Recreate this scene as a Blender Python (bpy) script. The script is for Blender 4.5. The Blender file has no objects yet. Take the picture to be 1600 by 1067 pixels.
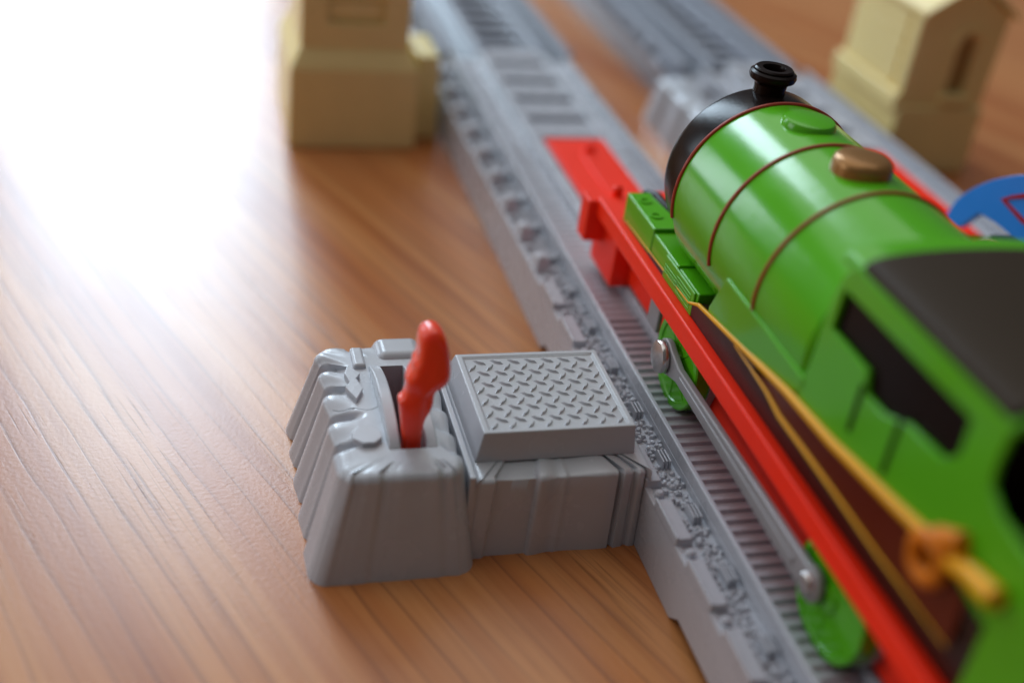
import bpy, bmesh, math, random
from math import sin, cos, pi, radians
from mathutils import Vector, Matrix

# ---------------------------------------------------------------- camera / light (1 unit = 1 cm)
S = bpy.context.scene
C = S.collection
random.seed(7)

def setup_camera():
    yaw, pitch, roll = 0.31955406, 0.55695603, 0.14077326
    fw = Vector((sin(yaw)*cos(pitch), cos(yaw)*cos(pitch), -sin(pitch)))
    rt = Vector((cos(yaw), -sin(yaw), 0)); up = rt.cross(fw)
    r2 = cos(roll)*rt + sin(roll)*up; u2 = -sin(roll)*rt + cos(roll)*up
    m = Matrix((r2, u2, -fw)).transposed().to_4x4()
    m.translation = Vector((-8.73, -16.48, 16.0))
    cd = bpy.data.cameras.new('camera'); co = bpy.data.objects.new('camera', cd)
    C.objects.link(co); co.matrix_world = m; S.camera = co
    cd.sensor_width = 36; cd.lens = 36*1835.6/1600
    cd.clip_start = 0.5; cd.clip_end = 5000
    cd.dof.use_dof = True; cd.dof.focus_distance = 24.5; cd.dof.aperture_fstop = 0.055
setup_camera()

W = bpy.data.worlds.new('World'); S.world = W; W.use_nodes = True
W.node_tree.nodes['Background'].inputs[0].default_value = (0.95, 0.94, 1.0, 1)
W.node_tree.nodes['Background'].inputs[1].default_value = 0.075

def window_light(name, az, el, dist, w, h, radiance, col):
    L = bpy.data.lights.new(name, 'AREA'); L.shape = 'RECTANGLE'; L.size = w; L.size_y = h
    L.energy = radiance*pi*w*h; L.color = col
    o = bpy.data.objects.new(name, L); C.objects.link(o)
    a, e = radians(az), radians(el)
    d = Vector((sin(a)*cos(e), cos(a)*cos(e), sin(e)))
    o.location = Vector((0, 5, 0)) + d*dist
    o.rotation_euler = Vector((-d.x, -d.y, -d.z)).to_track_quat('-Z', 'Y').to_euler()
window_light('window_light', -6, 26, 160, 40, 98, 11.5, (0.68, 0.85, 1.0))
window_light('window_light_narrow', -35, 13, 160, 22, 50, 6, (0.75, 0.88, 1.0))
window_light('window_light_side', -74, 17, 160, 80, 60, 2.4, (0.92, 0.95, 1.0))
window_light('ceiling_light', -22, 66, 150, 250, 170, 0.85, (1.0, 0.98, 0.96))

S.view_settings.view_transform = 'Standard'; S.view_settings.look = 'None'
S.view_settings.exposure = 0.36; S.view_settings.gamma = 1

# ---------------------------------------------------------------- materials
def nodes(m): return m.node_tree.nodes, m.node_tree.links
def plastic(name, col, rough=0.35, metal=0.0, coat=0.0, bump=0.004, bscale=14, var=0.06, sss=0.0, spec=0.5):
    m = bpy.data.materials.new(name); m.use_nodes = True
    N, L = nodes(m); b = N['Principled BSDF']
    b.inputs['Specular IOR Level'].default_value = spec
    b.inputs['Roughness'].default_value = rough; b.inputs['Metallic'].default_value = metal
    b.inputs['Coat Weight'].default_value = coat; b.inputs['Coat Roughness'].default_value = 0.12
    tc = N.new('ShaderNodeTexCoord'); n = N.new('ShaderNodeTexNoise'); n.inputs['Scale'].default_value = 1.3
    n.inputs['Detail'].default_value = 5
    L.new(tc.outputs['Object'], n.inputs['Vector'])
    r = N.new('ShaderNodeMapRange'); r.inputs[3].default_value = 1-var; r.inputs[4].default_value = 1+var
    L.new(n.outputs['Fac'], r.inputs[0])
    mx = N.new('ShaderNodeVectorMath'); mx.operation = 'SCALE'; mx.inputs[0].default_value = col
    L.new(r.outputs[0], mx.inputs['Scale']); L.new(mx.outputs[0], b.inputs['Base Color'])
    r2 = N.new('ShaderNodeMapRange'); r2.inputs[3].default_value = rough*0.85; r2.inputs[4].default_value = rough*1.2
    L.new(n.outputs['Fac'], r2.inputs[0]); L.new(r2.outputs[0], b.inputs['Roughness'])
    if bump:
        n2 = N.new('ShaderNodeTexNoise'); n2.inputs['Scale'].default_value = bscale; n2.inputs['Detail'].default_value = 3
        L.new(tc.outputs['Object'], n2.inputs['Vector'])
        bp = N.new('ShaderNodeBump'); bp.inputs['Strength'].default_value = 0.5; bp.inputs['Distance'].default_value = bump
        L.new(n2.outputs['Fac'], bp.inputs['Height']); L.new(bp.outputs[0], b.inputs['Normal'])
    if sss:
        b.inputs['Subsurface Weight'].default_value = sss
        b.inputs['Subsurface Radius'].default_value = (1.0, 0.12, 0.04); b.inputs['Subsurface Scale'].default_value = 0.5
    return m

GREY = plastic('pearl_grey_plastic', (0.47, 0.49, 0.53), 0.26, 0.0, bump=0.006, bscale=9)
GREYT = plastic('track_grey_plastic', (0.43, 0.44, 0.48), 0.27, 0.0, bump=0.006, bscale=9)
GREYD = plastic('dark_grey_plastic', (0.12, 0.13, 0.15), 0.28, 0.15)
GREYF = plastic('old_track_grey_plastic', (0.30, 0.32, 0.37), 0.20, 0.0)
RED = plastic('red_plastic', (1.0, 0.030, 0.006), 0.36, spec=0.25, bump=0.003)
REDL = plastic('lever_red_plastic', (1.0, 0.065, 0.018), 0.25, coat=0.2, bump=0.01, bscale=5, sss=0.6)
GREEN = plastic('green_plastic', (0.09, 0.42, 0.008), 0.18, coat=0.0, bump=0.004, bscale=4, spec=0.45)
BLACK = plastic('black_plastic', (0.010, 0.005, 0.004), 0.24, spec=0.10)
ROOF = plastic('matt_black_roof', (0.036, 0.024, 0.014), 0.5, spec=0.12)
BROWN = plastic('black_brown_panel', (0.020, 0.007, 0.005), 0.3, spec=0.25)
MAROON = plastic('red_reflection_panel', (0.11, 0.012, 0.004), 0.3, spec=0.3)  # reflected red of the frame, put into the base colour
YELLOW = plastic('yellow_pipe', (0.78, 0.36, 0.004), 0.4, spec=0.25)
ORANGE = plastic('orange_casting', (0.62, 0.17, 0.004), 0.4, spec=0.25)
LINE = plastic('red_lining', (0.36, 0.035, 0.01), 0.4, bump=0)
BRASS = plastic('bronze_dome', (0.33, 0.16, 0.045), 0.3, 0.45)
ROD = plastic('rod_grey', (0.30, 0.29, 0.30), 0.3, 0.1)
STEEL = plastic('steel', (0.55, 0.52, 0.50), 0.22, 0.9)
BEIGE = plastic('beige_plastic', (0.90, 0.74, 0.32), 0.42, bump=0.01, bscale=4)
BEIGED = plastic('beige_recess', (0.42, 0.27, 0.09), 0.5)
BLUE = plastic('blue_plastic', (0.012, 0.25, 0.78), 0.28)
DBLUE = plastic('dark_blue_plastic', (0.02, 0.04, 0.10), 0.3)
LRED = plastic('dark_red_lining', (0.36, 0.008, 0.015), 0.35)

def wood():
    m = bpy.data.materials.new('wood_laminate'); m.use_nodes = True
    N, L = nodes(m); b = N['Principled BSDF']
    tc = N.new('ShaderNodeTexCoord')
    mp = N.new('ShaderNodeMapping'); mp.inputs['Rotation'].default_value = (0, 0, radians(-22.5))
    L.new(tc.outputs['Object'], mp.inputs['Vector'])
    def noise(sx, sy, det=4, rough=0.5, off=0, dist=0.0):
        k = N.new('ShaderNodeMapping'); k.inputs['Scale'].default_value = (sx, sy, 1); k.inputs['Location'].default_value = (off, off*1.7, 0)
        L.new(mp.outputs[0], k.inputs['Vector'])
        n = N.new('ShaderNodeTexNoise'); n.inputs['Scale'].default_value = 1; n.inputs['Detail'].default_value = det
        n.inputs['Roughness'].default_value = rough; n.inputs['Distortion'].default_value = dist
        L.new(k.outputs[0], n.inputs['Vector']); return n.outputs['Fac']
    def ramp(src, stops):
        r = N.new('ShaderNodeValToRGB'); e = r.color_ramp.elements
        while len(e) < len(stops): e.new(0.5)
        for i, (p, c) in enumerate(stops):
            e[i].position = p; e[i].color = (c[0], c[1], c[2], 1) if isinstance(c, tuple) else (c, c, c, 1)
        L.new(src, r.inputs[0]); return r.outputs[0]
    def math_(op, a, bb):
        n = N.new('ShaderNodeMath'); n.operation = op
        for i, v in enumerate((a, bb)):
            if isinstance(v, (int, float)): n.inputs[i].default_value = v
            else: L.new(v, n.inputs[i])
        return n.outputs[0]
    def mix(f, a, bb, mode='MIX'):
        n = N.new('ShaderNodeMix'); n.data_type = 'RGBA'; n.blend_type = mode
        if isinstance(f, float): n.inputs[0].default_value = f
        else: L.new(f, n.inputs[0])
        for i, v in ((6, a), (7, bb)):
            if isinstance(v, tuple): n.inputs[i].default_value = (*v, 1)
            else: L.new(v, n.inputs[i])
        return n.outputs[2]
    base = ramp(noise(0.50, 0.022, 3, 0.5, 3.0), [(0.28, (0.36, 0.103, 0.024)), (0.42, (0.45, 0.154, 0.044)), (0.55, (0.55, 0.232, 0.080)), (0.66, (0.47, 0.168, 0.052)), (0.78, (0.53, 0.214, 0.070))])
    streak = ramp(noise(2.2, 0.07, 4, 0.6, 11.0), [(0.35, (0.84, 0.76, 0.68)), (0.52, (1, 1, 1)), (0.7, (1.06, 1.08, 1.04))])
    col = mix(1.0, base, streak, 'MULTIPLY')
    # long figure lines: narrow troughs of a warped band pattern
    kw = N.new('ShaderNodeMapping'); kw.inputs['Scale'].default_value = (1, 0.11, 1); L.new(mp.outputs[0], kw.inputs['Vector'])
    wv = N.new('ShaderNodeTexWave'); wv.wave_type = 'BANDS'; wv.bands_direction = 'X'; wv.wave_profile = 'SAW'
    wv.inputs['Scale'].default_value = 0.56; wv.inputs['Distortion'].default_value = 4.2
    wv.inputs['Detail'].default_value = 3.0; wv.inputs['Detail Scale'].default_value = 1.1; wv.inputs['Detail Roughness'].default_value = 0.55
    L.new(kw.outputs[0], wv.inputs['Vector'])
    lines = ramp(wv.outputs['Fac'], [(0.0, 1.0), (0.04, 0.6), (0.13, 0.18), (0.35, 0.0), (0.96, 0.0), (1.0, 0.8)])
    brk = ramp(noise(0.5, 0.10, 3, 0.5, 21.0), [(0.36, 0.2), (0.56, 1.0)])
    lf = math_('MULTIPLY', lines, brk)
    col = mix(math_('MULTIPLY', lf, 0.75), col, (0.17, 0.055, 0.028))
    # pores: short fine dashes
    por = ramp(noise(14.0, 0.30, 2, 0.5, 31.0), [(0.58, 0.0), (0.70, 1.0)])
    pz = ramp(noise(0.5, 0.06, 3, 0.5, 47.0), [(0.46, 0.0), (0.62, 1.0)])
    pf = math_('MULTIPLY', por, pz)
    col = mix(math_('MULTIPLY', pf, 0.55), col, (0.13, 0.040, 0.015))
    L.new(col, b.inputs['Base Color'])
    rr = N.new('ShaderNodeMapRange'); rr.inputs[3].default_value = 0.25; rr.inputs[4].default_value = 0.33
    L.new(noise(1.2, 0.3, 4, 0.6, 51.0), rr.inputs[0]); L.new(rr.outputs[0], b.inputs['Roughness'])
    # embossing of the laminate
    fine = N.new('ShaderNodeTexNoise'); fine.inputs['Scale'].default_value = 11; fine.inputs['Detail'].default_value = 4
    L.new(tc.outputs['Object'], fine.inputs['Vector'])
    h = math_('SUBTRACT', math_('MULTIPLY', fine.outputs['Fac'], 0.5), math_('ADD', math_('MULTIPLY', pf, 0.16), math_('MULTIPLY', lf, 0.16)))
    bp = N.new('ShaderNodeBump'); bp.inputs['Strength'].default_value = 0.5; bp.inputs['Distance'].default_value = 0.016
    L.new(h, bp.inputs['Height']); L.new(bp.outputs[0], b.inputs['Normal'])
    return m
WOOD = wood()

# ---------------------------------------------------------------- helpers
def wloc(o):
    v = Vector((0, 0, 0))
    while o: v += o.location; o = o.parent
    return v
def tag(o, label=None, cat=None, group=None, kind=None):
    if label: o['label'] = label
    if cat: o['category'] = cat
    if group: o['group'] = group
    if kind: o['kind'] = kind
    return o
def thing(name, loc, label, cat, group=None):
    o = bpy.data.objects.new(name, None); o.empty_display_size = 0.5; C.objects.link(o); o.location = loc
    return tag(o, label, cat, group)
def obj(name, bm, mat, parent=None, bevel=0.0, seg=2, smooth=35, label=None, normals=True, off=(0, 0, 0)):
    """world-space bmesh -> one mesh object, origin at its parent's"""
    if normals: bmesh.ops.recalc_face_normals(bm, faces=bm.faces)
    if parent: bmesh.ops.translate(bm, verts=bm.verts, vec=-wloc(parent)-Vector(off))
    me = bpy.data.meshes.new(name); bm.to_mesh(me); bm.free()
    me.materials.append(mat)
    o = bpy.data.objects.new(name, me); C.objects.link(o)
    if parent: o.parent = parent; o.location = off
    for p in me.polygons: p.use_smooth = True
    if bevel:
        b = o.modifiers.new('bevel', 'BEVEL'); b.width = bevel; b.segments = seg; b.limit_method = 'ANGLE'
        b.angle_limit = radians(32); b.harden_normals = True; b.use_clamp_overlap = True
    else:
        me.set_sharp_from_angle(angle=radians(smooth))
    if label: o['label'] = label
    return o
def box(bm, x0, x1, y0, y1, z0, z1, dx=0.0, dy=0.0):
    """box, its top shrunk by dx, dy on every side"""
    v = [bm.verts.new(p) for p in ((x0, y0, z0), (x1, y0, z0), (x1, y1, z0), (x0, y1, z0),
         (x0+dx, y0+dy, z1), (x1-dx, y0+dy, z1), (x1-dx, y1-dy, z1), (x0+dx, y1-dy, z1))]
    for f in ((0, 3, 2, 1), (4, 5, 6, 7), (0, 1, 5, 4), (1, 2, 6, 5), (2, 3, 7, 6), (3, 0, 4, 7)):
        bm.faces.new([v[i] for i in f])
    return bm
def B(*a, **k): return box(bmesh.new(), *a, **k)
def lathe(bm, c, prof, axis='z', n=40, cap=True):
    """prof: (radius, along) pairs round the axis through c"""
    rings = []
    for r, h in prof:
        ring = []
        for i in range(n):
            a = 2*pi*i/n; u, v = r*cos(a), r*sin(a)
            p = {'z': (u, v, h), 'y': (u, h, v), 'x': (h, u, v)}[axis]
            ring.append(bm.verts.new((c[0]+p[0], c[1]+p[1], c[2]+p[2])))
        rings.append(ring)
    for a, b in zip(rings, rings[1:]):
        for i in range(n): bm.faces.new((a[i], a[(i+1) % n], b[(i+1) % n], b[i]))
    if cap: bm.faces.new(rings[0]); bm.faces.new(rings[-1])
    return bm
def tube(bm, pts, r, n=8, closed=False, flat=1.0):
    pts = [Vector(p) for p in pts]; rings = []
    m = len(pts)
    for i, p in enumerate(pts):
        if closed: t = pts[(i+1) % m]-pts[i-1]
        else: t = pts[min(i+1, m-1)]-pts[max(i-1, 0)]
        t.normalize(); a = t.cross(Vector((0.13, 0.2, 0.97))).normalized(); b = t.cross(a)
        rr = r[i] if isinstance(r, (list, tuple)) else r
        rings.append([bm.verts.new(p+rr*(cos(2*pi*k/n)*a+flat*sin(2*pi*k/n)*b)) for k in range(n)])
    for i in range(m if closed else m-1):
        A, Bq = rings[i], rings[(i+1) % m]
        for k in range(n): bm.faces.new((A[k], A[(k+1) % n], Bq[(k+1) % n], Bq[k]))
    if not closed: bm.faces.new(rings[0]); bm.faces.new(rings[-1])
    return bm
def plate(outer, holes, plane, lo, hi):
    """polygon with holes in plane 'x' (y,z) / 'y' (x,z) / 'z' (x,y), from lo to hi along the normal"""
    bm = bmesh.new()
    def P(p, d): return {'x': (d, p[0], p[1]), 'y': (p[0], d, p[1]), 'z': (p[0], p[1], d)}[plane]
    loops = []
    for lp in [outer]+holes:
        vs = [bm.verts.new(P(p, lo)) for p in lp]; loops.append(vs)
        for i in range(len(vs)): bm.edges.new((vs[i], vs[(i+1) % len(vs)]))
    if holes: bmesh.ops.triangle_fill(bm, use_beauty=True, use_dissolve=False, edges=bm.edges[:])
    else: bm.faces.new(loops[0])
    r = bmesh.ops.extrude_face_region(bm, geom=bm.faces[:])
    vec = {'x': (hi-lo, 0, 0), 'y': (0, hi-lo, 0), 'z': (0, 0, hi-lo)}[plane]
    bmesh.ops.translate(bm, verts=[g for g in r['geom'] if isinstance(g, bmesh.types.BMVert)], vec=vec)
    return bm
def copies(first, locs, name=None):
    """more of a part: copies that share its mesh"""
    out = []
    for l in locs:
        c = first.copy(); c.location = l; C.objects.link(c); out.append(c)
    return out
def interp(keys, t):
    for (a, va), (b, vb) in zip(keys, keys[1:]):
        if t <= b:
            k = (t-a)/(b-a) if b > a else 1
            k = k*k*(3-2*k)
            return va+(vb-va)*k
    return keys[-1][1]

def rock_block(bot, top, zt, keys, r=0.3, slot=None, n=90, rnd=0.22, z0=0.0, lowk=0.45):
    lk = lowk if isinstance(lowk, (list, tuple)) else [lowk]*4
    """moulded rock casing: bot/top = (x0,x1,y0,y1); keys per side = inset profile (front,right,back,left)"""
    bm = bmesh.new()
    def rect(R, rad, side, t):
        x0, x1, y0, y1 = R
        P = [(x0, y0), (x1, y0), (x1, y1), (x0, y1)]
        a, b = Vector(P[side]), Vector(P[(side+1) % 4]); nrm = [Vector((0, 1)), Vector((-1, 0)), Vector((0, -1)), Vector((1, 0))][side]
        d = (b-a).length; q = t*d; e = min(q, d-q); tan = (b-a)/d
        if q > d-q: tan = -tan; a = b
        if e < rad:
            ph = radians(45+45*e/rad)
            return a+tan*(rad-rad*cos(ph))+nrm*(rad-rad*sin(ph)), tan*cos(ph)+nrm*sin(ph)
        return a+tan*e, nrm
    rings = []
    def ring(f):
        rings.append([f(s, i/n) for s in range(4) for i in range(n)])
    def ins(s, t): return interp(keys[s], t)
    def v(p, z): return bm.verts.new((p.x, p.y, z))
    zs = zt-rnd
    for k in range(7):
        h = k/6
        def f(s, t):
            a, na = rect(bot, r, s, t); b, _ = rect(top, r, s, t)
            i = ins(s, t)*(lk[s]+(1-lk[s])*h**(1 if lk[s] > .3 else 3))
            return v(a.lerp(b, h*zs/zt)+na*i, z0+(zs-z0)*h)
        ring(f)
    for k in range(1, 6):
        a_ = k/5*pi/2
        def f(s, t):
            a, na = rect(bot, r, s, t); b, _ = rect(top, r, s, t)
            i = ins(s, t)
            return v(a.lerp(b, zs/zt)+na*(i+rnd*(1-cos(a_))), zs+(rnd-i*0.75)*sin(a_))
        ring(f)
    cx, cy = (top[0]+top[1])/2, (top[2]+top[3])/2
    inner = slot if slot else (cx-0.02, cx+0.02, cy-0.02, cy+0.02)
    for k in range(1, 15):
        q = k/14
        def f(s, t):
            a, na = rect(bot, r, s, t); b, _ = rect(top, r, s, t)
            i = ins(s, t)
            p = a.lerp(b, zs/zt)+na*(i+rnd); c, _ = rect(inner, 0, s, t)
            w = p.lerp(c, q); dz = 0.75*i*max(0, 1-q*2.6)**1.3
            return v(w, zt-dz)
        ring(f)
    if slot:
        for z in (zt-0.03, 0.5):
            ring(lambda s, t: v(rect(inner, 0, s, t)[0], z))
    m = 4*n
    for a, b in zip(rings, rings[1:]):
        for i in range(m): bm.faces.new((a[i], a[(i+1) % m], b[(i+1) % m], b[i]))
    bmesh.ops.remove_doubles(bm, verts=bm.verts, dist=0.0005)
    e = [x for x in bm.edges if x.is_boundary and all(w.co.z > z0+0.2 for w in x.verts)]
    if e: bmesh.ops.holes_fill(bm, edges=e)
    return bm

# ---------------------------------------------------------------- the floor
fl = B(-260, 260, -80, 420, -2, 0)
o = obj('floor', fl, WOOD); tag(o, kind='structure')

# ---------------------------------------------------------------- track sections
def cobble(bm, x, y, z, s, rng):
    hx, hy, hz = s*rng.uniform(.7, 1.1)/2, s*rng.uniform(.7, 1.3)/2, s*rng.uniform(.5, .8)
    a = rng.uniform(-.5, .5); vs = []
    for k, (sc, zz) in enumerate(((1, 0), (0.95, hz*.6), (0.55, hz))):
        vs.append([bm.verts.new((x+(cx*cos(a)-cy*sin(a))*sc, y+(cx*sin(a)+cy*cos(a))*sc, z+zz))
                   for cx, cy in ((-hx, -hy*.6), (-hx*.4, -hy), (hx*.8, -hy*.7), (hx, hy*.4), (hx*.3, hy), (-hx*.9, hy*.6))])
    for A, Bq in zip(vs, vs[1:]):
        for i in range(6): bm.faces.new((A[i], A[(i+1) % 6], Bq[(i+1) % 6], Bq[i]))
    bm.faces.new(vs[-1])

def side_profile(y0, y1, arches):
    """outline (y,z) of the side wall, feet cut out between the arches"""
    pts = [(y0, 0)]
    for a, b in sorted(arches): pts += [(a, 0), (a+0.02, 0.28), (b-0.35, 0.28), (b, 0)]
    pts += [(y1, 0), (y1, 1.45), (y0, 1.45)]
    return pts

def make_track(X, y0, y1, label, mat, pad=None, ribs=None, sleepers=None, group=None, deep=False, arches=(), ballast_seed=3, phase=0.0, inset=0.0):
    t = thing('toy_train_track', (X, y0, 0), label, 'toy track', group)
    rng = random.Random(ballast_seed)
    zf = 1.25 if deep else 1.6
    obj('side_wall', plate(side_profile(y0, y1, arches), [], 'x', X+inset, X+inset+0.14), mat, t, 0.02)
    obj('side_wall', plate(side_profile(y0, y1, ()), [], 'x', X+5.42, X+5.52), mat, t, 0.02)
    obj('end_wall', B(X+0.14, X+5.42, y1-0.15, y1, 0, 1.43), mat, t)
    bm = bmesh.new(); box(bm, X+0.14, X+0.86, y0, y1, 1.2, 1.42)
    obj('ballast_bed', bm, mat, t)
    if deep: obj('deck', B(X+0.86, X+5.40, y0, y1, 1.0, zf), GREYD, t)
    else:
        for a, b, z in ((0.86, 1.99, zf), (1.99, 4.55, 1.15), (4.55, 5.40, zf)):
            obj('deck', B(X+a, X+b, y0, y1, 0.9, z), mat, t)
    for a, b in ((0.86, 1.0), (5.26, 5.40)):
        if deep: a, b = (a-0.25, b+0.05) if a < 3 else (a-0.05, b+0.25)
        obj('guard_rail', B(X+a, X+b, y0+0.01, y1-0.01, 1.1, 1.9, dx=0.012), mat, t, 0.03)
    for a, b in ((1.92, 2.30), (4.32, 4.62)):
        obj('running_rail', B(X+a, X+b, y0+0.01, y1-0.01, zf-0.05, 1.9, dx=0.02), mat, t, 0.04)
    if ribs:
        first = None; locs = []
        y = ribs[0]; k = 0
        while y < ribs[1]:
            if first is None:
                first = obj('rib', B(X+1.0, X+1.92, y-0.085, y+0.085, zf-0.02, zf+0.075, dy=0.035), mat, t, 0.015, 1)
                fine = obj('rib', B(X+1.0, X+1.92, y-0.06, y+0.06, zf-0.02, zf+0.02, dy=0.03), mat, t)
                lof = []
                first.location = (0, 0, 0); ys = y
            else: (locs if y < 6.5 else lof).append((0, y-ys, 0))
            if y > 8.5: lof.append((3.48-0.14, y-ys, 0))
            y += 0.305
        copies(first, locs); fine.location = lof[0]; copies(fine, lof[1:])
        obj('centre_plate', B(X+2.30, X+4.32, y0+0.02, pad[0] if pad else y1, 1.4, 1.72), mat, t)
    # sleeper ends and ballast along the shelves
    y = y0+0.5+phase; fs = None; fb = None; fk = None
    locs = []; locb = []; lock = []
    bs = bmesh.new()
    while y < y1-0.9:
        if fs is None:
            e = bmesh.new(); box(e, X+0.015, X+0.36, y, y+1.22, 1.42, 1.60, dx=0.03, dy=0.03)
            box(e, X+0.0, X+0.055, y+.02, y+1.2, 1.40, 1.64)
            fs = obj('sleeper_end', e, mat, t, 0.02); 
            e = bmesh.new(); box(e, X+0.02, X+0.50, y+.1, y+.85, 1.42, 1.82, dx=0.10, dy=0.20)
            ff = obj('sleeper_end', e, mat, t, 0.06, 3); ff.location.y += 0; ffk = []
            e = bmesh.new()
            for k in range(3): box(e, X+0.56+k*.075, X+0.615+k*.075, y+0.55, y+1.0, 1.42, 1.63, dx=0.008, dy=0.02)
            fb = obj('sleeper_clip', e, mat, t, 0.01, 1)
            e = lathe(bmesh.new(), (X+0.2, y+1.46, 0), [(0.10, 1.30), (0.10, 1.52), (0.06, 1.57)], n=10)
            fk = obj('ballast_peg', e, mat, t); yb = y
        else:
            (locs if y < 8 else ffk).append((0, y-yb, 0)); locb.append((0, y-yb, 0)); lock.append((0, y-yb, 0))
        for k in range(80):
            xx = rng.uniform(0.36, 0.82); yy = y+rng.uniform(-0.2, 1.5)
            if xx > 0.52 and 0.45 < yy-y < 1.05: continue
            cobble(bs, X+xx, yy, 1.41, rng.uniform(.09, .15), rng)
        y += 1.715
    if ffk:
        ff.location = ffk[0]; copies(ff, ffk[1:])
    copies(fs, locs); copies(fb, locb); copies(fk, lock)
    s = obj('ballast', bs, mat, t, smooth=50); s['kind'] = 'stuff'
    if sleepers:
        a, b, pitch, w, zt = sleepers
        first = None; locs = []; y = a
        while y < b:
            if first is None: first = obj('sleeper', B(X+2.28, X+4.34, y, y+w, 1.1, zt, dy=0.06), mat, t, 0.05); ys = y
            else: locs.append((0, y-ys, 0))
            y += pitch
        copies(first, locs)
    if pad:
        p = obj('red_plate', B(X+2.31, X+4.31, pad[0], pad[1], 1.5, 1.93, dx=0.03, dy=0.03), RED, t, 0.03)
        e = lathe(bmesh.new(), (X+3.55, pad[1]-0.9, 1.93), [(0.2, 0), (0.19, 0.13), (0.12, 0.2)], n=20)
        obj('knob', e, RED, p, off=(0, 0, 0))
        e = bmesh.new(); box(e, X+3.15, X+3.32, pad[0]+0.4, pad[1]-1.2, 1.93, 1.99, dx=0.02, dy=0.05)
        obj('raised_bar', e, RED, p, 0.015)
    return t

main = make_track(0, -11, 24.55, 'long grey track with a red lever switch, a green toy engine standing on it', GREYT,
                  pad=(10.4, 16.6), ribs=(-7.5, 16.8), sleepers=(16.95, 24.2, 1.75, 1.40, 1.80), arches=((4.2, 7.6), (-5.3, -1.9)), phase=0.42)
far = make_track(9.75, -3, 23.9, 'second grey track behind the green engine, a blue toy wagon standing on it', GREYT,
                 pad=(9.8, 15.9), sleepers=(16.4, 23.5, 1.75, 1.3, 1.80), ballast_seed=5)
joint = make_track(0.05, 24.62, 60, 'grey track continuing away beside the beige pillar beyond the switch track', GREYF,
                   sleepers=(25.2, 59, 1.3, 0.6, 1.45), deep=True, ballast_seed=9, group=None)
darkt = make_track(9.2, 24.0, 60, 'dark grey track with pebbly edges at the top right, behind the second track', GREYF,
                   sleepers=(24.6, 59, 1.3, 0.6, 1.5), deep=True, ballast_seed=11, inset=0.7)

# rocky lump on the far track's side
k0 = [(0, .05), (.2, .0), (.25, .12), (.5, .03), (.56, .14), (.8, .03), (1, .05)]
obj('rock_casing', rock_block((8.3, 9.72, 17.4, 23.4), (8.6, 9.70, 17.8, 23.1), 1.75, [k0, [(0, 0), (1, 0)], k0, k0], n=40), GREY, far)

# ---------------------------------------------------------------- switch housing (moulded on the main track)
front = [(0, .03), (.08, .0), (.13, .07), (.17, .05), (.24, .01), (.31, .0), (.36, .09), (.42, .05), (.50, .02), (.65, .03), (.76, .0), (.82, .10), (.86, .04), (.89, .02), (.93, .08), (1, .03)]
right = [(0, .03), (.12, .0), (.16, .07), (.27, .02), (.31, .08), (.44, .02), (.48, .08), (.6, .02), (.8, .05), (1, .03)]
back = [(0, .03), (.18, .0), (.22, .10), (.38, .10), (.45, .01), (.62, .03), (.68, .10), (.74, .02), (.8, .0), (1, .03)]
left = [(0, .03), (.09, .0), (.135, .09), (.155, .26), (.19, .24), (.215, .02), (.24, .0), (.315, .09), (.34, .27), (.375, .25), (.40, .02), (.43, .0), (.53, .10), (.555, .28), (.585, .25), (.61, .02), (.64, .0), (.735, .08), (.76, .25), (.79, .22), (.815, .0), (.92, .02), (1, .03)]
ZT = 2.2
SL = (-4.86, -4.36, 0.95, 3.78)
hs = obj('switch_housing', rock_block((-6.68, -3.42, -.30, 5.05), (-6.12, -3.72, .16, 4.62), ZT, [front, right, back, left], slot=SL, n=110, r=.40, rnd=.19, lowk=[.22, .3, .5, .55]), GREY, main, smooth=50)
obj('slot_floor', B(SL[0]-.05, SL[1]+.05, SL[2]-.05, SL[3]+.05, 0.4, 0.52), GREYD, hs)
# arched cheeks on both sides of the slot
def cheek(x0, x1, h):
    n = 22; pts = []
    for i in range(n+1):
        t = i/n; y = SL[2]+(SL[3]+0.02-SL[2])*t
        pts.append((y, ZT+h*math.sin(pi*min(1, t*1.0))**0.75+0.004))
    return plate([(SL[2], ZT-0.3)]+pts+[(SL[3]+.02, ZT-0.3)], [], 'x', x0, x1)
obj('slot_cheek', cheek(SL[0]-0.235, SL[0]-0.002, 0.36), GREY, hs, 0.03)
obj('slot_cheek', cheek(SL[1]+0.002, SL[1]+0.225, 0.22), GREY, hs, 0.03)
arrow = [(-5.53, 3.72), (-5.32, 3.38), (-5.42, 3.22), (-5.33, 2.86), (-5.50, 2.50), (-5.68, 2.92), (-5.57, 3.10), (-5.64, 3.42)]
obj('arrow_mark', plate(arrow, [], 'z', ZT-.05, ZT+0.11), GREY, hs, 0.015, 2)
octo = [(-5.46+0.30*cos(pi/8+i*pi/4), 1.34+0.30*sin(pi/8+i*pi/4)) for i in range(8)]
obj('octagon_mark', plate(octo, [], 'z', ZT-.05, ZT+0.11), GREY, hs, 0.02, 2)
e = tube(bmesh.new(), [(-6.0+0.9*i/8, 2.30-0.05*sin(i*1.3), ZT-0.002) for i in range(9)], 0.008, 4)
obj('seam', e, GREYD, hs)
# the back boss where the casing rises
e = bmesh.new(); box(e, -5.02, -3.72, 3.84, 4.95, 1.6, ZT+0.11, dx=.20, dy=.2)
obj('rear_boss', e, GREY, hs, 0.16, 4)
e = bmesh.new(); box(e, -5.45, -5.10, 3.62, 4.5, 1.9, ZT+0.10, dx=.05, dy=.1)
obj('rear_boss', e, GREY, hs, 0.06, 3)

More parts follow.
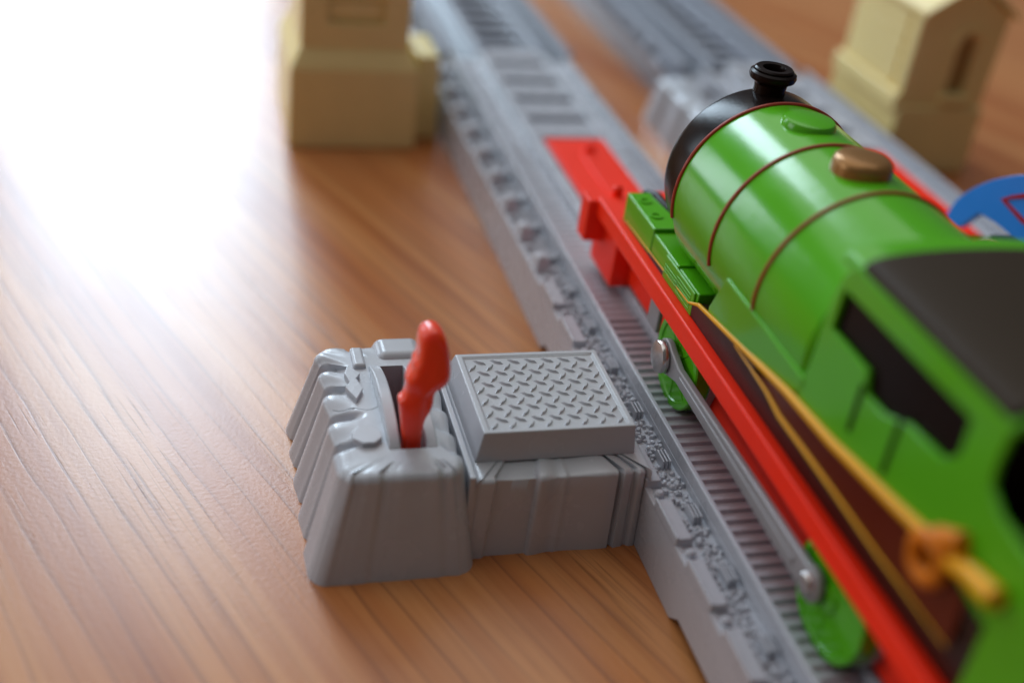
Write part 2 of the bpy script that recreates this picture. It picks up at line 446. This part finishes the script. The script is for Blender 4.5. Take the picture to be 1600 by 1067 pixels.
# lever: a slim ridged handle with a fat rounded head
Lp = [(-4.77, 1.0), (-4.77, 1.93), (-4.81, 2.34), (-4.91, 3.02), (-4.94, 3.12), (-4.91, 3.18), (-4.85, 3.20), (-4.79, 3.42), (-4.83, 3.56), (-4.80, 3.70), (-4.74, 3.80), (-4.70, 3.90), (-4.72, 3.98), (-4.65, 4.08), (-4.64, 4.20), (-4.65, 4.42), (-4.64, 4.62), (-4.58, 4.74), (-4.45, 4.79), (-4.29, 4.76), (-4.17, 4.60), (-4.08, 4.35),
      (-4.02, 4.05), (-3.99, 3.80), (-3.99, 3.62), (-4.05, 3.50), (-4.13, 3.44), (-4.22, 3.39), (-4.26, 3.25), (-4.25, 3.12), (-4.27, 2.98), (-4.30, 2.86), (-4.38, 2.76), (-4.42, 2.5), (-4.43, 2.2), (-4.40, 1.93), (-4.38, 1.0)]
def lever():
    bm = bmesh.new()
    # layered profile: shrunk outlines front and back give a pillowed section
    cx = []
    zs = [p[1] for p in Lp]
    def centre(z): return -4.57+max(0, z-3.3)*0.17+min(0, z-3.3)*0.0
    layers = []
    for dy, s in ((-.30, .45), (-.285, .72), (-.24, .90), (-.15, 1.0), (.15, 1.0), (.24, .90), (.285, .72), (.30, .45)):
        ring = []
        for x, z in Lp:
            c = centre(z); zz = z
            if z > 4.0: zz = 4.0+(z-4.0)*(0.35+0.65*s) if s < 1 else z
            wy = 0.66 if z < 3.3 else 0.66+0.42*min(1, (z-3.3)/0.5)
            tilt = -(z-2.0)*0.02
            ring.append(bm.verts.new((c+(x-c)*s, 1.32+dy*wy+tilt, zz)))
        layers.append(ring)
    m = len(Lp)
    for a, b in zip(layers, layers[1:]):
        for i in range(m): bm.faces.new((a[i], a[(i+1) % m], b[(i+1) % m], b[i]))
    bm.faces.new(layers[0]); bm.faces.new(layers[-1])
    return bm
lv = obj('lever', lever(), REDL, main, smooth=60, label='bright red switch lever with a rounded head')
sb = lv.modifiers.new('subdivision', 'SUBSURF'); sb.levels = 1; sb.render_levels = 2

# body under the platform
f2 = [(0, .05), (.10, .03), (.12, .13), (.25, .11), (.335, .12), (.35, .0), (.37, .0), (.47, .09), (.50, .06), (.53, .09), (.75, .03), (.80, .04), (.82, .20), (.835, .02), (.88, .06), (.905, .15), (.925, .04), (.955, .05), (.975, .14), (1, .05)]
f2b = [(a, b*1.25) for a, b in f2]
obj('platform_base', rock_block((-3.62, 0.14, .10, 4.75), (-3.48, 0.12, .22, 4.62), 1.88, [f2b, [(0, 0), (1, 0)], f2, [(0, 0), (1, 0)]], n=110, r=.1, rnd=.12, lowk=.5), GREY, main, smooth=50)
obj('platform_kerb', B(-3.66, -3.47, .16, 3.9, .1, 1.96, dx=.03, dy=.08), GREY, main, 0.03)
# platform with raised rim and diamond tread
bm = bmesh.new()
lv_ = [(-3.42, -.10, .80, 3.92, 1.87), (-3.27, -.145, .91, 3.68, 2.50), (-3.14, -.255, 1.03, 3.56, 2.50), (-3.12, -.275, 1.05, 3.54, 2.455)]
R_ = [[bm.verts.new(p) for p in ((a, c, z), (b, c, z), (b, d, z), (a, d, z))] for a, b, c, d, z in lv_]
for a, b in zip(R_, R_[1:]):
    for i in range(4): bm.faces.new((a[i], a[(i+1) % 4], b[(i+1) % 4], b[i]))
bm.faces.new(R_[-1]); bm.faces.new(R_[0])
plat = obj('platform', bm, GREY, main, 0.045, 3, label='raised grey step with a diamond tread top')
def lug(x, y, ang):
    bm = bmesh.new(); prof = [(-.15, 0, 0), (-.12, .028, .0), (0, .040, .0), (.12, .028, .0), (.15, 0, 0)]
    L1 = [(-.165, 0), (-.09, .034), (0, .045), (.09, .034), (.165, 0), (.09, -.034), (0, -.045), (-.09, -.034)]
    a = [bm.verts.new((x+px*cos(ang)-py*sin(ang), y+px*sin(ang)+py*cos(ang), 2.452)) for px, py in L1]
    b = [bm.verts.new((x+(px*cos(ang)-py*sin(ang))*.5, y+(px*sin(ang)+py*cos(ang))*.5, 2.502)) for px, py in L1]
    for i in range(8): bm.faces.new((a[i], a[(i+1) % 8], b[(i+1) % 8], b[i]))
    bm.faces.new(b)
    return bm
px_, py_ = 0.373, 0.405
fa = obj('tread_lug', lug(-3.0, 1.16, radians(50)), GREY, plat, smooth=20)
fb = obj('tread_lug', lug(-2.81, 1.36, radians(-32)), GREY, plat, smooth=20)
la, lb = [], []
for i in range(8):
    for j in range(6):
        if (i, j) != (0, 0): la.append((i*px_, j*py_, 0))
        if (i, j) != (0, 0) and i < 7: lb.append((i*px_, j*py_, 0))
copies(fa, la); copies(fb, lb)

# ---------------------------------------------------------------- green toy engine
XC = 3.25
eng = thing('toy_steam_engine', (XC, 0, 1.6), 'green toy steam engine with red frame, black chimney and thin red boiler bands', 'toy engine')
fr = obj('frame', B(1.2, 5.3, -9.6, 8.42, 3.40, 3.88), RED, eng, 0.05, 3)
obj('buffer_beam', B(.96, 5.54, 8.32, 8.9, 2.68, 3.80), RED, eng, 0.05, 3)
for s in (0, 1):
    x0, x1 = (1.5, 2.25) if not s else (4.25, 5.0)
    bm = bmesh.new(); box(bm, x0, x1, 7.4, 9.05, 1.87, 3.42)
    obj('guard_box', bm, RED, eng, 0.04, 3)
obj('lamp_post', lathe(bmesh.new(), (1.75, 8.55, 3.78), [(.14, 0), (.13, .28), (.06, .34)], n=20), RED, eng)
obj('chassis', B(1.95, 4.55, -8.5, 7.4, 2.0, 3.42), RED, eng, 0.05)
obj('handrail', tube(bmesh.new(), [(2.05, 7.5, 4.42), (2.12, 7.0, 4.55), (2.2, 6.2, 4.5), (2.35, 5.2, 4.45)], [.10, .12, .12, .12], 12), BLACK, eng)

# dark side wedge under the running board, yellow pipe on its upper edge
def zp(y): return 3.98+ (7.2-y)*0.112 if y > 2.8 else 4.47-0.32+(2.8-y)*0.128+0.0
pipe_pts = [(1.45, 7.0, 3.93), (1.44, 4.4, 4.03), (1.42, 2.9, 4.12), (1.38, 2.36, 4.38), (1.26, 0.38, 4.78), (1.13, -1.89, 5.22), (1.13, -3.49, 5.35), (1.13, -5.35, 5.63), (1.12, -6.14, 5.77)]
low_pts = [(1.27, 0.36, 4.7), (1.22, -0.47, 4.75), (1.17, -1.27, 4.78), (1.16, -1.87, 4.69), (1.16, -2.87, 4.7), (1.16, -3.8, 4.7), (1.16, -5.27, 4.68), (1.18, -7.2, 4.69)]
bm = bmesh.new(); rows = []
for x, y, z in [(1.5, 7.05, 3.92)]+pipe_pts[1:]+[(1.13, -7.6, 5.5)]:
    rows.append([bm.verts.new(p) for p in ((x+.02, y, z), (x+.24, y, z), (1.75, y, 3.885), (1.44, y, 3.885))])
for a, b in zip(rows, rows[1:]):
    for q in range(4): bm.faces.new((a[q], a[(q+1) % 4], b[(q+1) % 4], b[q]))
bm.faces.new(rows[0]); bm.faces.new(rows[-1])
obj('side_panel', bm, BROWN, eng, 0.015)
# red frame's reflection in the glossy side, painted as a red-brown sheet
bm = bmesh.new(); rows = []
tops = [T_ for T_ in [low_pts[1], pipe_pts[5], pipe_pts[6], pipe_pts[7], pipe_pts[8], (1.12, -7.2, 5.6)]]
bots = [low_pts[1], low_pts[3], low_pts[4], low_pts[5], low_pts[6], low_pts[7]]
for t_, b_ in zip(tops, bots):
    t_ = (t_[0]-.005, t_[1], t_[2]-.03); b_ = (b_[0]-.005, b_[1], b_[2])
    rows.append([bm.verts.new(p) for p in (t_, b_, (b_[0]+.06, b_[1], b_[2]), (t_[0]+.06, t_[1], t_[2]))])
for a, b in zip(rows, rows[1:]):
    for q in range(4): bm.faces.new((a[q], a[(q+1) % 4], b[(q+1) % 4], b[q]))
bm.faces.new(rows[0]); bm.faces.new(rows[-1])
obj('reflection_panel', bm, MAROON, eng)
obj('pipe', tube(bmesh.new(), pipe_pts, [.012, .018, .025, .045, .055, .075, .085, .095, .10], 12), YELLOW, eng)
obj('lower_yellow_line', tube(bmesh.new(), [(p[0]-.03, p[1], p[2]) for p in low_pts], [.012, .02, .03, .042, .042, .035, .025, .012], 10), YELLOW, eng)  # second thin yellow line, along the lower edge of the red-brown sheet
ring = [(1.02, -6.42+.30*cos(a*pi/12), 5.62+.30*sin(a*pi/12)) for a in range(24)]
obj('injector', tube(bmesh.new(), ring, .14, 12, True), ORANGE, eng)
obj('injector_body', tube(bmesh.new(), [(1.12, -6.35, 5.93), (1.1, -6.85, 6.22)], [.17, .19], 16), ORANGE, eng)
obj('injector_arm', tube(bmesh.new(), [(1.06, -6.8, 5.9), (1.04, -7.2, 6.05), (1.02, -7.75, 6.14)], [.13, .15, .17], 16), YELLOW, eng)

# running board: front block with sockets, lower board, grooved step block
rb = obj('running_board', B(1.47, 2.6, 2.62, 5.36, 3.98, 4.47), GREEN, eng, 0.04, 3)
obj('board_block', B(1.45, 2.28, 5.35, 7.22, 3.84, 4.57), GREEN, eng, 0.04, 3)
for yy in (6.75, 5.98):
    obj('socket', lathe(bmesh.new(), (1.72, yy, 4.55), [(.16, 0), (.16, .05), (.09, .05), (.09, .012)], n=20, cap=True), GREEN, rb)
obj('board_ridge', B(1.44, 2.35, 3.74, 3.84, 3.95, 4.52), GREEN, eng, 0.03)
st = obj('step_block', B(1.42, 1.60, 2.72, 4.42, 3.885, 4.44), GREEN, eng, 0.03)
fg = obj('step_groove', B(1.405, 1.425, 2.86, 3.66, 3.98, 4.01), GREEN, st, 0.008, 1)
copies(fg, [(0, 0, .08*k) for k in range(1, 5)])
copies(fg, [(0, 0.7, .08*k) for k in range(1, 4)])
# side tank in front of the cab
bm = bmesh.new(); rows = []
for y, zt_, zb_ in ((1.95, 4.60, 4.42), (1.12, 5.74, 4.62), (-.2, 5.73, 4.86), (-2.2, 5.70, 5.15)):
    xb = 1.40 if y > 1.5 else 1.33 if y > 1 else 1.24
    rows.append([bm.verts.new(p) for p in ((1.15 if y < 1.5 else 1.38, y, zt_), (xb-.02, y, zb_), (xb+.2, y, zb_), (1.33 if y < 1.5 else 1.5, y, zt_))])
for a, b in zip(rows, rows[1:]):
    for q in range(4): bm.faces.new((a[q], a[(q+1) % 4], b[(q+1) % 4], b[q]))
bm.faces.new(rows[0]); bm.faces.new(rows[-1])
obj('side_tank', bm, GREEN, eng, 0.05, 3)
# boiler
obj('boiler', lathe(bmesh.new(), (XC, 0, 5.98), [(1.2, -2.05), (1.98, -2.03), (2.05, -1.95), (2.06, -1.85), (2.06, 4.14)], 'y', 128), GREEN, eng)
obj('smokebox', lathe(bmesh.new(), (XC, 0, 6.10), [(1.93, 4.13), (1.94, 4.3), (1.93, 5.05), (1.88, 5.22), (1.75, 5.30), (1.5, 5.30), (1.45, 5.2)], 'y', 96), BLACK, eng)
for y, w in ((4.14, .045), (2.07, .045), (0.0, .045)):
    pts = []
    for i in range(97):
        a = radians(-14+208*i/96); r = 2.068
        pts.append((XC+r*cos(a), y, 5.98+r*sin(a)))
    obj('boiler_band', tube(bmesh.new(), pts, w, 8), LINE, eng)
obj('chimney', lathe(bmesh.new(), (XC-.05, 4.92, -.16), [(.55, 7.96), (.42, 8.06), (.345, 8.13), (.335, 8.25), (.345, 8.36), (.40, 8.42), (.475, 8.46), (.50, 8.53), (.485, 8.60), (.43, 8.635), (.40, 8.63), (.415, 8.67), (.38, 8.70), (.25, 8.69), (.225, 8.62), (.22, 8.2)], 'z', 56), BLACK, eng)
obj('dome', lathe(bmesh.new(), (XC, 1.0, 0), [(.56, 7.9), (.56, 8.13), (.54, 8.22), (.48, 8.28), (.38, 8.31), (.2, 8.325), (.02, 8.33)], 'z', 56), BRASS, eng)
obj('filler_cap', lathe(bmesh.new(), (XC, 3.15, 0), [(.55, 7.9), (.54, 8.07), (.50, 8.13), (.42, 8.15), (.02, 8.16)], 'z', 48), GREEN, eng)
# cab
cab_out = [(-2.12, 4.8), (-2.16, 5.9), (-2.26, 7.25), (-2.36, 7.75), (-2.6, 8.05), (-6.75, 8.05), (-6.72, 7.45), (-6.78, 7.15), (-7.1, 6.95), (-7.8, 6.85), (-9.4, 6.8), (-9.4, 3.9), (-7.62, 3.9), (-7.6, 5.5), (-6.08, 5.66), (-3.5, 5.3), (-1.95, 5.15)]
win = [(-2.50, 7.60), (-2.48, 6.86), (-3.66, 6.84), (-3.80, 6.52), (-4.32, 6.52), (-4.89, 6.76), (-5.80, 6.84), (-6.04, 7.10), (-6.02, 7.68)]
cs = obj('cab_side', plate(cab_out, [win], 'x', 1.19, 1.30), GREEN, eng, 0.03, 2)
obj('cab_side', plate(cab_out, [win], 'x', 5.20, 5.31), GREEN, eng, 0.05, 3)
obj('cab_interior', B(1.31, 5.19, -6.6, -2.5, 4.4, 8.0), BLACK, eng)
obj('cab_front', plate([(1.31, 4.5), (5.19, 4.5), (5.19, 7.2), (5.0, 7.8), (4.6, 8.05), (1.9, 8.05), (1.5, 7.8), (1.31, 7.2)], [], 'y', -2.40, -2.2), GREEN, eng, 0.05)
for yy in (-3.70, -4.76):
    obj('door_groove', B(1.168, 1.195, yy-.045, yy+.045, 5.75, 6.62 if yy > -4 else 6.78), BLACK, cs)
def arch(y0, y1, pts, mat, name, bev=0.03):
    bm = bmesh.new(); rows = []
    for y in (y0, y1): rows.append([bm.verts.new((x, y, z)) for x, z in pts])
    a, b = rows; n = len(a)
    for i in range(n): bm.faces.new((a[i], a[(i+1) % n], b[(i+1) % n], b[i]))
    bm.faces.new(a); bm.faces.new(b)
    return obj(name, bm, mat, eng, bev, 3)
def cs_pts(hw, zb, zs, zc, n=28):
    p = [(XC-hw, zb)]
    for i in range(n+1):
        a = pi*(1-i/n)
        p.append((XC+hw*cos(a), zs+(zc-zs)*abs(sin(a))**0.85))
    p.append((XC+hw, zb)); return p
arch(-6.78, -2.22, cs_pts(2.07, 7.95, 8.04, 8.36), GREEN, 'cab_top', 0.07)
arch(-6.66, -2.78, cs_pts(2.05, 8.06, 8.18, 8.48), ROOF, 'roof_sheet', 0.05)
obj('bunker', B(1.45, 5.05, -9.3, -6.95, 4.0, 6.7), BLACK, eng)
# wheels, rods
def wheel(y, s):
    xf = 1.42 if s < 0 else 5.08
    d = 1 if s < 0 else -1
    bm = lathe(bmesh.new(), (0, y, 2.68), [(1.08, xf+.34*d), (1.09, xf+.03*d), (1.06, xf), (.92, xf), (.90, xf+.035*d), (.25, xf+.035*d), (.22, xf-.03*d), (.02, xf-.03*d)], 'x', 56)
    w = obj('wheel', bm, GREEN, eng)
    sp = obj('spoke', B(xf+.02*d if d > 0 else xf-.05, xf+.05 if d > 0 else xf-.02, y-.04, y+.04, 2.68+.2, 2.68+.93), GREEN, w, 0.01, 1)
    # spokes turned about the axle
    me0 = sp.data
    for k in range(1, 8):
        c = sp.copy(); c.data = me0.copy(); C.objects.link(c)
        R = Matrix.Translation((0, y, 2.68-1.6)) @ Matrix.Rotation(k*pi/4, 4, 'X') @ Matrix.Translation((0, -y, -(2.68-1.6)))
        c.data.transform(R)
    obj('tyre', lathe(bmesh.new(), (0, y, 2.68), [(1.02, xf+.34*d), (1.14, xf+.34*d), (1.14, xf+.5*d), (1.02, xf+.5*d)], 'x', 48), ROD, w)
    return w
for y in (2.88, -4.3):
    wheel(y, -1); wheel(y, 1)
def rod(xa, xb):
    pts = []
    yA, yB, zA, zB = 3.02, -3.95, 2.70, 2.72
    outl = []
    for i in range(13): a = radians(-60+300*i/12)/1.0; outl.append((yA+.42*cos(a), zA+.42*sin(a)))
    outl = []
    for i in range(11):
        a = radians(-125+250*i/10); outl.append((yA+.40*cos(a), zA+.40*sin(a)))
    outl += [(yA-.75, zA+.17)]
    for i in range(11):
        a = radians(55+250*i/10); outl.append((yB+.33*cos(a), zB+.33*sin(a)))
    outl += [(yA-.75, zA-.17)]
    return plate(outl, [], 'x', xa, xb)
rd = obj('coupling_rod', rod(1.20, 1.36), ROD, eng, 0.04, 3)
obj('rod_flute', B(1.165, 1.21, -3.4, 2.1, 2.66, 2.79, dx=.0), ROD, rd, 0.02)
obj('crank_pin', lathe(bmesh.new(), (0, 3.02, 2.70), [(.02, 1.02), (.27, 1.02), (.345, 1.03), (.365, 1.06), (.365, 1.16), (.30, 1.19), (.30, 1.4)], 'x', 40), STEEL, eng)
obj('crank_pin', lathe(bmesh.new(), (0, -3.95, 2.72), [(.02, 1.10), (.20, 1.11), (.22, 1.14), (.22, 1.4)], 'x', 28), STEEL, eng)
obj('slide_bar', B(1.42, 1.55, 4.15, 4.75, 2.55, 3.38), ROD, eng, 0.05)
rd2 = obj('coupling_rod', rod(5.14, 5.30), ROD, eng, 0.04, 3)

# ---------------------------------------------------------------- blue toy wagon on the far track
bw = thing('toy_wagon', (13, 3, 1.6), 'bright blue toy wagon end with an arched side and red outlined window, right picture edge', 'toy wagon')
def smooth_pts(p, n=5):
    out = []
    for i in range(len(p)-1):
        a, b, c, d = [Vector((*p[max(0, min(len(p)-1, k))], 0)) for k in (i-1, i, i+1, i+2)]
        for k in range(n):
            t = k/n
            v = 0.5*((2*b)+(c-a)*t+(2*a-5*b+4*c-d)*t*t+(3*b-a-3*c+d)*t**3); out.append((v.x, v.y))
    return out+[p[-1]]
arc = smooth_pts([(8.0, 3.50), (7.92, 3.72), (7.80, 4.05), (7.57, 4.38), (7.11, 4.86), (6.52, 5.32), (5.74, 5.78), (4.9, 6.1), (4.0, 6.3), (2.5, 6.4), (0.5, 6.4)])+[ (0.5, 4.3), (4.6, 4.3), (6.1, 4.3), (6.78, 4.22), (7.35, 3.50)]
obj('side_sheet', plate(arc, [], 'x', 11.0, 11.22), BLUE, bw, 0.07, 3)
obj('side_sheet', plate(arc, [], 'x', 14.78, 15.0), BLUE, bw, 0.07, 3)
wo = [(6.18, 4.92), (5.85, 5.18), (5.3, 5.52), (4.5, 5.80), (3.6, 5.9), (3.6, 4.78), (5.2, 4.76)]
wi = [(5.98, 4.98), (5.78, 5.12), (5.25, 5.40), (4.5, 5.67), (3.72, 5.76), (3.72, 4.90), (5.15, 4.88)]
obj('window_lining', plate(wo, [wi], 'x', 10.975, 11.005), LRED, bw)
obj('wagon_floor', B(11.25, 14.75, 0.5, 6.4, 3.55, 3.8), DBLUE, bw, 0.05)
obj('axle_box', lathe(bmesh.new(), (0, 5.6, 2.75), [(1.12, 11.35), (1.14, 11.05), (1.10, 10.98), (.9, 10.98), (.88, 11.05), (.1, 11.05)], 'x', 40), DBLUE, bw)
obj('wheel_lining', tube(bmesh.new(), [(10.98, 5.6+1.12*cos(i*pi/20), 2.75+1.12*sin(i*pi/20)) for i in range(40)], .045, 6, True), LRED, bw)
obj('axle_box', lathe(bmesh.new(), (0, 1.9, 2.75), [(1.12, 11.35), (1.14, 11.05), (1.10, 10.98), (.9, 10.98), (.88, 11.05), (.1, 11.05)], 'x', 40), DBLUE, bw)
for yy in (5.6, 1.9):
    obj('wheel', lathe(bmesh.new(), (0, yy, 2.75), [(1.12, 14.65), (1.14, 14.95), (1.10, 15.02), (.9, 15.02), (.1, 14.95)], 'x', 40), DBLUE, bw)

# ---------------------------------------------------------------- beige pillars
tl = thing('bridge_pillar', (-3.2, 22.2, 0), 'beige toy pillar at the top left, standing on the wood beside the long track', 'toy pillar')
obj('plinth', B(-5.32, -1.08, 20.0, 24.6, 0, 2.72, dx=.03, dy=.03), BEIGE, tl, 0.07, 3)
bm = bmesh.new(); box(bm, -5.27, -1.13, 20.05, 24.55, 2.72, 3.32, dx=.33, dy=.33)
obj('ledge', bm, BEIGE, tl, 0.05)
outer = [(-4.95, 3.3), (-1.46, 3.3), (-1.50, 12.5), (-4.95, 12.5)]
hole = [(-4.1, 4.1), (-2.3, 4.1), (-2.3, 7.3), (-2.6, 8.0), (-3.2, 8.4), (-3.8, 8.0), (-4.1, 7.3)]
obj('shaft_front', plate(outer, [hole], 'y', 20.35, 20.6), BEIGE, tl, 0.05)
obj('shaft', B(-4.95, -1.48, 20.6, 24.2, 3.3, 12.5), BEIGE, tl, 0.05)
fs = obj('stone_course', B(-4.05, -2.35, 20.5, 20.62, 4.25, 4.75), BEIGE, tl, 0.04)
copies(fs, [(0, 0, .62*k) for k in range(1, 5)])
obj('buttress', B(-1.08, -.12, 20.9, 23.4, 0, 2.9, dx=.12, dy=.1), BEIGE, tl, 0.08, 3)

tr = thing('bridge_pillar', (17.7, 21, 0), 'beige toy pillar with a gable and arched niche, at the top right behind the tracks', 'toy pillar')
obj('plinth', B(15.98, 19.60, 18.45, 23.4, 0, 2.50, dx=.06, dy=.05), BEIGE, tr, 0.09, 3)
obj('plinth_step', B(15.85, 16.15, 18.6, 23.3, 2.3, 2.95), BEIGE, tr, 0.08, 3)
gable = [(16.12, 2.5), (19.42, 2.5), (19.48, 5.85), (17.85, 6.9), (16.12, 5.85)]
niche = [(17.78, 3.0), (18.56, 3.0), (18.52, 4.7), (18.38, 5.05), (18.12, 5.2), (17.9, 5.05), (17.78, 4.7)]
obj('gable_wall', plate(gable, [niche], 'y', 18.62, 18.95), BEIGE, tr, 0.05)
gable2 = [(16.14, 2.5), (19.40, 2.5), (19.46, 5.83), (17.85, 6.88), (16.14, 5.83)]
obj('pillar_body', plate(gable2, [], 'y', 19.02, 23.1), BEIGE, tr, 0.05)
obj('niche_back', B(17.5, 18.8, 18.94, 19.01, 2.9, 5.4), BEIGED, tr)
na = [(18.15+.62*cos(radians(-5+i*19)), 18.6, 4.72+.66*sin(radians(-5+i*19))) for i in range(11)]
obj('niche_arch', tube(bmesh.new(), na, .085, 8), BEIGE, tr)
obj('niche_sill', B(17.55, 18.8, 18.42, 18.70, 2.72, 2.95), BEIGE, tr, 0.05)
bm = bmesh.new()
v = [(15.95, 5.72), (17.85, 6.98), (19.72, 5.75), (19.72, 5.95), (17.85, 7.2), (15.95, 5.92)]
obj('roof_edge', plate(v, [], 'y', 18.4, 23.4), BEIGE, tr, 0.04)
fc = obj('wall_course', B(16.03, 16.16, 19.45, 23.05, 3.02, 3.44), BEIGE, tr, 0.05)
copies(fc, [(0, 0, .50*k) for k in range(1, 6)])
obj('corner_post', B(16.0, 16.2, 18.64, 19.15, 2.95, 5.85), BEIGE, tr, 0.06)
